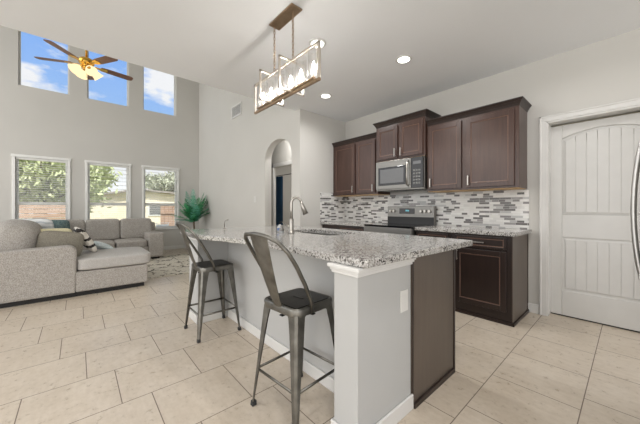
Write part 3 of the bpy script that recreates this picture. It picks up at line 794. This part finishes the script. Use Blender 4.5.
    for dy in (0, ):
        f_ = [[g.bm.verts.new(p) for p in r_] for r_ in rows]; b_ = [[g.bm.verts.new((p[0], p[1] - .0025, p[2])) for p in r_] for r_ in rows]
        for A, B in zip(f_, f_[1:]):
            for j in range(6): g.bm.faces.new((A[j], A[j + 1], B[j + 1], B[j]))
        for A, B in zip(b_, b_[1:]):
            for j in range(6): g.bm.faces.new((A[j + 1], A[j], B[j], B[j + 1]))
        for i_ in range(8):
            g.bm.faces.new((f_[i_][0], f_[i_ + 1][0], b_[i_ + 1][0], b_[i_][0])); g.bm.faces.new((f_[i_ + 1][6], f_[i_][6], b_[i_][6], b_[i_ + 1][6]))
    obj('back_slat', g, 'gunmetal', t, smooth=True)
    return t
st = make_stool('gunmetal bar stool with hoop back at the near end of the island', (-1.295, .972, 0), R(5))
dup(st, (-2.635, .962, 0), R(0), 'gunmetal bar stool with hoop back at the far end of the island near the sofa')

# ------------------------------------------------------------------ chandelier
CY = 1.3; CXm = -1.955
t = thing('chandelier', 'linear chandelier of crossed metal frames and glass with glowing bulbs over the island', 'chandelier', (CXm, CY, CEIL))
def rectframe(pts, w):  # closed rectangular frame of flat bars
    return G().tube(pts, w, 4, True)
def frame_x(x0, x1, z0, z1, y=0, w=.008):
    return G().box(x0, x1, y - w, y + w, z0, z0 + 2 * w).box(x0, x1, y - w, y + w, z1 - 2 * w, z1).box(x0, x0 + 2 * w, y - w, y + w, z0, z1).box(x1 - 2 * w, x1, y - w, y + w, z0, z1)
obj('canopy', G().box(-.135, .205, -.052, .056, -.014, -.001), 'bronze', t, .004)
zt, zb = -.40, -.685
w = .010
obj('long_frame', G().box(-.48, .48, -w, w, zt - 2 * w, zt).box(-.48, -.46, -w, w, zb + .0205, zt).box(.46, .48, -w, w, zb + .0205, zt), 'champagne', t, .002)
obj('bottom_rail', G().box(-.48, .48, -w, w, zb, zb + .02), 'bronze', t, .002, label='bronze bottom rail')
for xo in (-.165, .135):
    y0, y1, a, b = -.125, .125, zb + .018, zt - .005; w = .008; x = xo
    g = G().box(x - w, x + w, y0, y1, a, a + 2 * w).box(x - w, x + w, y0, y1, b - 2 * w, b).box(x - w, x + w, y0, y0 + 2 * w, a, b).box(x - w, x + w, y1 - 2 * w, y1, a, b)
    obj('cross_frame', g, 'champagne', t, .002)
obj('lamp_rail', G().box(-.42, .42, -.012, .012, zb + .03, zb + .045).box(-.006, .006, -.006, .006, zb + .015, zb + .03), 'bronze', t, .002)
for q in (-.32, -.18, -.04, .12, .26, .41):
    lp = obj('candle_sleeve', G().tube([(q, 0, zb + .0455), (q, 0, zb + .10)], .011, 12), 'champagne', t)
    obj('bulb', G().lathe([(.005, 0), (.010, .012), (.011, .024), (.008, .040), (.003, .054), (.001, .060)], (q, 0, zb + .1005), 14), 'bulb_glow', lp, smooth=True)
for q in (-.32, -.18, -.04, .12, .26, .41):
    g = G().lathe([(.042, 0), (.042, .20)], (q, 0, zb + .047), 20, cap=False)
    obj('glass_cylinder', g, 'lamp_glass', t, smooth=True)
for q in (-.125, .152):
    g = G(); z = -.014; k = 0
    while z > zt + .0:
        pts = []
        for j in range(10):
            a = 2 * math.pi * j / 10; dx, dz = .008 * math.cos(a), .017 * math.sin(a)
            pts.append((q + (dx if k % 2 == 0 else 0), (0 if k % 2 == 0 else dx), z - .017 + dz))
        g.tube(pts, .0030, 6, True); z -= .027; k += 1
    obj('chain', g, 'bronze', t, smooth=True)

# ------------------------------------------------------------------ recessed lights
for (x, y), lb in (((-2.018, 1.746), 'round recessed ceiling light just behind the chandelier'), ((-1.62, 2.626), 'round recessed ceiling light nearest the wide right cabinet'), ((-2.88, 2.647), 'round recessed ceiling light farthest back near the kitchen corner')):
    t = thing('recessed_light', lb, 'ceiling light', (x, y, CEIL), 0, 'recessed lights in the kitchen ceiling')
    obj('trim_ring', G().lathe([(.085, -.001), (.085, -.006), (.062, -.010), (.062, -.002)], n=32), 'white_paint', t, smooth=True)
    obj('lens', G().lathe([(.060, -.0105), (.060, -.013)], n=32), 'lens_glow', t)

# ------------------------------------------------------------------ ceiling fan in the great room
FX, FY, FZ = -5.625, .105, 3.38
t = thing('ceiling_fan', 'brass ceiling fan with wooden blades and lit glass shades in the tall room', 'ceiling fan', (FX, FY, FZ))
obj('downrod', G().tube([(0, 0, .12), (0, 0, HG - FZ - .08)], .014, 12), 'brass', t, smooth=True)
obj('ceiling_canopy', G().lathe([(.03, HG - FZ - .09), (.07, HG - FZ - .03), (.075, HG - FZ - .001)], n=24), 'brass', t, smooth=True)
obj('motor_housing', G().lathe([(.03, .11), (.08, .09), (.10, .065), (.10, .03), (.08, .0), (.05, -.01), (.045, -.03), (.055, -.04), (.05, -.06), (.02, -.07)], n=28), 'brass', t, smooth=True)
for k, a in enumerate((246, 318, 30, 102, 174)):
    c_, s_ = math.cos(R(a)), math.sin(R(a)); Mx = Matrix.Rotation(R(a), 4, 'Z') @ Matrix.Rotation(R(-10), 4, 'X')
    g = G().prism([(.18, -.045), (.27, -.06), (.58, -.066), (.615, -.055), (.63, -.03), (.63, .03), (.615, .055), (.58, .066), (.27, .06), (.18, .045)], .005, .012)
    bl = obj('blade', g.xf(Mx), 'fan_wood', t, .002)
    g = G().prism([(.10, -.02), (.16, -.022), (.20, -.045), (.26, -.045), (.28, 0), (.26, .045), (.20, .045), (.16, .022), (.10, .02)], -.001, .0045)
    obj('blade_bracket', g.xf(Mx), 'brass', bl, .001)
for k, a in enumerate((20, 110, 200, 290)):
    Mx = Matrix.Rotation(R(a), 4, 'Z') @ Matrix.Translation((.055, 0, -.035)) @ Matrix.Rotation(R(-48), 4, 'Y')
    arm = obj('lamp_arm', G().lathe([(.014, -.02), (.020, -.035), (.020, .01), (.012, .015)], n=14).xf(Mx), 'brass', t, smooth=True)
    obj('lamp_shade', G().lathe([(.024, -.036), (.044, -.058), (.058, -.09), (.066, -.13), (.078, -.155)], n=20, cap=False).xf(Mx), 'shade_glow', arm, smooth=True)
g = G().tube([(.0, .0, -.071), (0, 0, -.20)], .002, 6); obj('pull_chain', g, 'brass', t)

# ------------------------------------------------------------------ sofa
t = thing('sectional_sofa', 'light grey tweed sectional sofa with a chaise, along the window wall', 'sofa', (-6.3, 0, 0))
o_ = Vector((-6.3, 0, 0))
F = 'sofa_fabric'
ZB = .055
AYB = -1.45
obj('chaise_base', I(G().box(-5.72, -4.757, -.02, .785, ZB, .318)), F, t, .02, seg=4)
obj('seat_base', I(G().box(-7.1, -4.757, AYB, -.021, ZB, .318)), F, t, .01)
# arm on the kitchen side, rounded front
poly = [(AYB, ZB), (-.03, ZB), (-.012, .09), (-.005, .5)] + [(-.095 + .09 * math.cos(a), .575 + .09 * math.sin(a)) for a in [R(q) for q in range(0, 91, 15)]] + [(-.5, .652), (AYB, .63)]
obj('armrest', I(G().prism(poly, -4.95, -4.752, 'x')), F, t, .03, seg=5, smooth=False)
obj('backrest', I(G().box(-7.95, -4.96, AYB, -1.12, ZB + .26, .80)), F, t, .04, seg=4)
obj('chaise_cushion', I(G().cushion((-5.235, .41, .405), (.985, .85, .165), 11, 12, .02)), 'seat_fabric', t, smooth=True)
obj('inner_cushion', I(G().cushion((-5.36, -.32, .405), (.80, .60, .16), 9, 8, .01)), 'seat_fabric', t, smooth=True)
obj('seat_cushion', I(G().cushion((-6.35, -.5, .40), (1.2, 1.0, .165), 8, 10, .02)), 'seat_fabric', t, smooth=True)
obj('back_cushion', I(G().cushion((-5.36, -.60, .70), (.80, .46, .54), 3.2, 10, .03, rot=Matrix.Rotation(R(-10), 3, 'X'))), F, t, smooth=True)
obj('back_cushion', I(G().cushion((-6.2, -.80, .68), (.82, .34, .50), 3.4, 10, .02, rot=Matrix.Rotation(R(-10), 3, 'X'))), F, t, smooth=True)
# window side run
obj('long_base', I(G().box(-8.0, -7.06, AYB, 1.168, ZB, .30)), F, t, .01)
obj('long_back', I(G().box(-8.1, -7.86, AYB, 1.46, ZB + .26, .80)), F, t, .04, seg=4)
obj('armrest', I(G().box(-8.0, -7.03, 1.17, 1.475, ZB, .60)), 'taupe_fabric' if 0 else F, t, .045, seg=5)
for y0, y1 in ((-.46, .125), (.125, .72), (.72, 1.34)):
    obj('back_cushion', I(G().cushion((-7.72, (y0 + y1) / 2, .67), (.26, y1 - y0 - .004, .47), 9, 12, .0, rot=Matrix.Rotation(R(-5), 3, 'Y'))), F, t, smooth=True)
for y0, y1 in ((-.46, .60), (.60, 1.16)):
    obj('seat_cushion', I(G().cushion((-7.36, (y0 + y1) / 2, .375), (.70, y1 - y0 - .006, .155), 8, 10, .012)), F, t, smooth=True)
obj('chaise_foot', I(G().box(-5.17, -4.775, AYB + .05, .74, 0.001, .054)), 'black_matte', t)
obj('chaise_foot', I(G().box(-5.7, -5.19, AYB + .05, .74, 0.015, .054)), 'black_matte', t)
obj('long_foot', I(G().box(-7.98, -7.10, AYB + .05, 1.40, 0.015, .054)), 'black_matte', t)

def throw(label, c, d, rx, ry, rz, mat, cat='throw pillow'):
    rot = (Matrix.Rotation(R(rz), 3, 'Z') @ Matrix.Rotation(R(ry), 3, 'Y') @ Matrix.Rotation(R(rx), 3, 'X'))
    o = obj('throw_pillow', G().cushion((0, 0, 0), d, 4.5, 9, 0, .62, rot), mat, smooth=True)
    o.location = c
    return tag(o, label, cat, 'throw pillows on the sofa')
throw('taupe throw pillow behind the near armrest', (-5.07, -.17, .655), (.46, .14, .36), 0, 8, 88, 'taupe_fabric')
throw('cream throw pillow peeking over the top of the taupe pillow', (-5.24, -.25, .69), (.40, .11, .36), 4, 0, 88, 'cream_fabric')
throw('black and white patterned throw pillow leaning right of the taupe pillow', (-5.34, .085, .685), (.42, .12, .42), 30, 0, 6, 'blackwhite_fabric')
throw('pale blue throw pillow lying on the chaise behind the patterned pillow', (-5.66, .30, .535), (.36, .11, .26), 62, 0, 10, 'pale_blue_fabric')
throw('white pillow with faint stripes above the big back cushion', (-5.72, -.50, .80), (.52, .16, .40), 12, 0, 70, 'paleblue_stripe')
throw('dark teal throw pillow in the corner of the sofa', (-7.48, -.32, .74), (.42, .14, .36), 10, 0, 80, 'teal_fabric')

# rug
tag(obj('area_rug', G().box(-7.35, -5.18, -.9, 2.15, .001, .014), 'rug', bevel=.004), 'cream area rug with broken dark lines beside the sofa', 'rug')

# ------------------------------------------------------------------ potted palm
PX, PY = -7.75, 2.33
t = thing('potted_palm', 'bright green artificial palm in the corner beside the window', 'plant', (PX, PY, 0))
pt = obj('pot', G().lathe([(.12, 0), (.16, .04), (.19, .22), (.18, .34), (.165, .345), (.165, .30)], n=24), 'pot', t, smooth=True)
obj('soil', G().lathe([(.16, .296), (.16, .30)], n=20), 'soil', pt)
obj('trunk', G().tube([(0, 0, .30), (.01, .01, .6), (0, 0, .86)], [.03, .022, .02], 10), 'bark', t, smooth=True)
prn = random.Random(4)
def frond(az, ln, rise, droop, mat, z0=.77, w=.165):
    g = G(); pts = []
    for k in range(13):
        u_ = k / 12; r_ = ln * u_; z = z0 + rise * u_ - droop * u_ ** 2.2
        pts.append(Vector((math.cos(az) * r_, math.sin(az) * r_, z)))
    g.tube(pts, [.006 * (1 - .7 * k / 12) for k in range(13)], 5)
    side = Vector((-math.sin(az), math.cos(az), 0))
    for k in range(1, 28):
        u_ = k / 28 * 12; i_ = min(11, int(u_)); p = pts[i_].lerp(pts[i_ + 1], u_ - i_); fw = (pts[i_ + 1] - pts[i_]).normalized()
        le = w * math.sin(math.pi * min(1, .16 + .84 * k / 28)) ** .6 * (1 - .25 * k / 28)
        for s_ in (-1, 1):
            d_ = (side * s_ * .9 + fw * .6 + Vector((0, 0, prn.uniform(-.35, .15)))).normalized()
            up = d_.cross(fw).normalized() * .002; wv = fw * .010
            a = p - wv * .5; b = p + wv; m1 = p + d_ * le * .55 + wv * .9; m2 = p + d_ * le * .55 - wv * .5; e = p + d_ * le
            g._add([tuple(a), tuple(b), tuple(m1), tuple(e), tuple(m2)] + [tuple(q + up) for q in (a, b, m1, e, m2)], [(0, 1, 2, 3, 4), (9, 8, 7, 6, 5), (0, 5, 6, 1), (1, 6, 7, 2), (2, 7, 8, 3), (3, 8, 9, 4), (4, 9, 5, 0)])
    for v_ in g.bm.verts:      # leaves rest against the two walls of the corner
        v_.co.y = min(v_.co.y, YA - PY - .02 - .004 * prn.random()); v_.co.x = max(v_.co.x, XW - PX + .05)
    obj('frond', g, mat, t)
Rd = Vector((math.cos(R(48.6)), math.sin(R(48.6))))   # to the right as seen from the kitchen
ar = R(48.6)
prn = random.Random(4)
for az, ln, rise, droop, mat in [(ar + R(180), .62, .30, .10, 'palm_green'), (ar + R(170), .60, .18, .12, 'palm_teal'), (ar + R(120), .16, .92, .02, 'palm_teal'), (ar + R(160), .26, .88, .04, 'palm_teal'),
                                 (ar + R(15), .26, .86, .06, 'palm_green'), (ar + R(-15), .34, .74, .10, 'palm_dark'), (ar, .44, .42, .16, 'palm_dark')] + \
        [(ar + R(prn.uniform(0, 360)), prn.uniform(.26, .48), prn.uniform(.35, .82), prn.uniform(.03, .14), prn.choice(['palm_green', 'palm_dark', 'palm_dark', 'palm_teal', 'palm_green'])) for _ in range(25)]:
    frond(az, ln, rise, droop, mat)

# ------------------------------------------------------------------ curtains in the room behind the arch
def curtain(label, x0, x1, y, z0, z1, mat, rz=0):
    g = G(); n = 40; front = []; 
    for k in range(n + 1):
        x = x0 + (x1 - x0) * k / n; yy = .028 * math.sin(k * 1.15) + .008 * math.sin(k * .4)
        front.append((x - (x0 + x1) / 2, yy))
    poly = front + [(x, yy + .006) for x, yy in front[::-1]]
    fv = [g.bm.verts.new((x, yy, z0)) for x, yy in front]; tv = [g.bm.verts.new((x, yy, z1)) for x, yy in front]
    fb = [g.bm.verts.new((x, yy + .006, z0)) for x, yy in front]; tb = [g.bm.verts.new((x, yy + .006, z1)) for x, yy in front]
    for j in range(n):
        g.bm.faces.new((fv[j], fv[j + 1], tv[j + 1], tv[j])); g.bm.faces.new((fb[j + 1], fb[j], tb[j], tb[j + 1]))
        g.bm.faces.new((tv[j], tv[j + 1], tb[j + 1], tb[j])); g.bm.faces.new((fv[j + 1], fv[j], fb[j], fb[j + 1]))
    g.bm.faces.new((fv[0], tv[0], tb[0], fb[0])); g.bm.faces.new((fv[-1], fb[-1], tb[-1], tv[-1]))
    o = obj('curtain', g, mat, smooth=True); o.location = ((x0 + x1) / 2, y, 0)
    return tag(o, label, 'curtain')
curtain('dark navy curtain hanging in the room seen through the arch', -6.12, -5.66, 3.75, .03, 1.93, 'curtain_navy')
t = thing('curtain_rod', 'thin dark curtain rod above the navy curtain seen through the arch', 'curtain rod', (-5.4, 3.75, 1.95))
obj('rod', G().tube([(-.79, 0, 0), (.9, 0, 0)], .009, 10), 'black', t, smooth=True)
obj('finial', G().lathe([(.004, -.018), (.016, -.01), (.02, 0), (.016, .01), (.004, .018)], (.91, 0, 0), 14), 'black', t, smooth=True)
for x in (.3, ): obj('bracket', G().box(x - .008, x + .008, 0, 1.648, -.006, .006), 'black', t)

# ------------------------------------------------------------------ fridge beyond the right edge; its door handle reaches into view
t = thing('refrigerator', 'refrigerator at the right edge, only its curved steel door handle in view', 'refrigerator', (.486, 2.02, 0))
obj('body', G().box(-.36, .36, -.44, .44, .03, 1.76), 'steel', t, .01)
dr = obj('door', G().box(-.43, -.365, -.435, .435, .08, 1.755), 'steel', t, .012)
hp = [(-.431, .385, .755), (-.452, .385, .758)] + [(-.452 - .028 * math.sin(math.pi * k / 14) ** .8, .385, .77 + .73 * k / 14) for k in range(0, 15)] + [(-.452, .385, 1.512), (-.431, .385, 1.515)]
obj('door_handle', G().tube(hp, .0125, 12), 'bright_steel', dr, smooth=True)
obj('handle_mount', G().box(-.462, -.431, .368, .402, .742, .775).box(-.462, -.431, .368, .402, 1.495, 1.528), 'bright_steel', dr, .004)

# ------------------------------------------------------------------ outdoors
GZ = -.25
struct('ground', G().box(-60, XW - .16, -30, 30, GZ - .1, GZ), 'grass')
t = thing('fence', 'weathered brown wooden fence seen through the left window', 'fence', (-14, -1.7, GZ))
g = G()
for k in range(9): g.box(-.02, .02, -3.0, 2.0, .05 + k * .165, .05 + k * .165 + .15)
obj('board_panel', g, 'fence_wood', t)
for k in range(4): obj('fence_post', G().box(-.1, -.021, -2.9 + k * 1.6, -2.8 + k * 1.6, 0, 1.6), 'fence_wood', t)
t = thing('fence', 'brown board fence seen through the window beside the palm', 'fence', (-13, 3.6, GZ))
g = G()
for k in range(16): g.box(-.02, .02, -1.0 + k * .15, -1.0 + k * .15 + .142, .02, 1.52)
obj('board_panel', g, 'fence_wood', t)
obj('fence_rail', G().box(.021, .06, -1.0, 1.4, .3, .39).box(.021, .06, -1.0, 1.4, 1.15, 1.24), 'fence_wood', t)
# neighbour's pale building
t = thing('house', 'pale cream neighbouring house with a low gabled roof beyond the fence', 'house', (-20, 3, GZ))
obj('wall', G().prism([(-2.9, 0), (4.5, 0), (4.5, 2.05), (-.2, 2.48), (-2.9, 1.95)], -5, 0, 'x'), 'siding', t)
g = G()
for (a, b) in (((-3.4, 1.86), (-.2, 2.49)), ((-.2, 2.49), (5.2, 2.0))):
    g.prism([a, b, (b[0], b[1] + .1), (a[0], a[1] + .1)], -5.2, .4, 'x')
obj('roof', g, 'shingle', t)
w_ = obj('window', G().box(.002, .05, .3, 1.5, .9, 1.7), 'vinyl_white', t)
obj('pane', G().box(.051, .055, .38, 1.42, .97, 1.63), 'vent_dark', w_)
obj('corner_board', G().box(.002, .04, -.7, -.5, 0, 2.3), 'bark', t)
t = thing('patio_chair', 'small white chair on the patio outside the window beside the palm', 'chair', (-11.2, 2.35, GZ))
for x, y in ((-.2, -.2), (.2, -.2), (.2, .2), (-.2, .2)): obj('leg', G().tube([(x, y, 0), (x * .9, y * .9, .44)], .014, 8), 'vinyl_white', t)
obj('seat', G().box(-.22, .22, -.22, .22, .441, .47), 'vinyl_white', t, .01)
obj('backrest', G().tube([(-.2, -.2, .4705), (-.26, -.2, .85), (-.26, .2, .85), (-.2, .2, .4705)], .016, 8).box(-.27, -.24, -.19, .19, .6, .8), 'vinyl_white', t)
def tree(label, x, y, h, crown, mat, n, seed, ls=.13):
    rnd = random.Random(seed)
    t = thing('tree', label, 'tree', (x, y, GZ), 0, 'trees outside the windows')
    g = G().tube([(0, 0, 0), (.05, .1, h * .4), (0, 0, h * .8)], [.16, .11, .05], 8)
    for k in range(7):
        a = rnd.uniform(0, 6.28); z = h * rnd.uniform(.3, .6); l_ = crown[0] * .8
        g.tube([(0, 0, z), (math.cos(a) * l_ * .5, math.sin(a) * l_ * .5, z + .4), (math.cos(a) * l_, math.sin(a) * l_, z + .9)], [.05, .03, .015], 6)
    obj('trunk', g, 'bark', t)
    g = G()
    clumps = [(Vector((rnd.gauss(0, .5) * crown[0], rnd.gauss(0, .5) * crown[1], h * .62 + rnd.gauss(0, .42) * crown[2])), rnd.uniform(.35, .8)) for _ in range(34)]
    for _ in range(n):
        c, rr_ = rnd.choice(clumps); p = c + Vector((rnd.gauss(0, 1), rnd.gauss(0, 1), rnd.gauss(0, .8))) * rr_ * .5
        a = Vector((rnd.gauss(0, 1), rnd.gauss(0, 1), rnd.gauss(0, 1))).normalized(); b = a.orthogonal().normalized(); s_ = ls * rnd.uniform(.6, 1.3)
        g._add([tuple(p - a * s_), tuple(p + b * s_ * .45), tuple(p + a * s_), tuple(p - b * s_ * .45)], [(0, 1, 2, 3)])
    obj('foliage', g, mat, t)
tree('leafy green tree filling the left window', -15.5, -1.1, 4.0, (1.5, 1.6, 1.25), 'leaf', 6500, 3)
tree('leafy green tree partly in the middle window', -26.5, .75, 5.6, (.9, .75, 1.2), 'leaf', 2600, 5, .17)
tree('grey green tree behind the house roof at the window beside the palm', -27.5, 6.0, 5.6, (1.6, 2.0, 1.2), 'leaf_grey', 6000, 9, .17)
tree('bare topped tree just visible at the bottom of the left high window', -24.0, -1.9, 8.4, (.7, .7, .9), 'leaf_grey', 900, 12, .10)
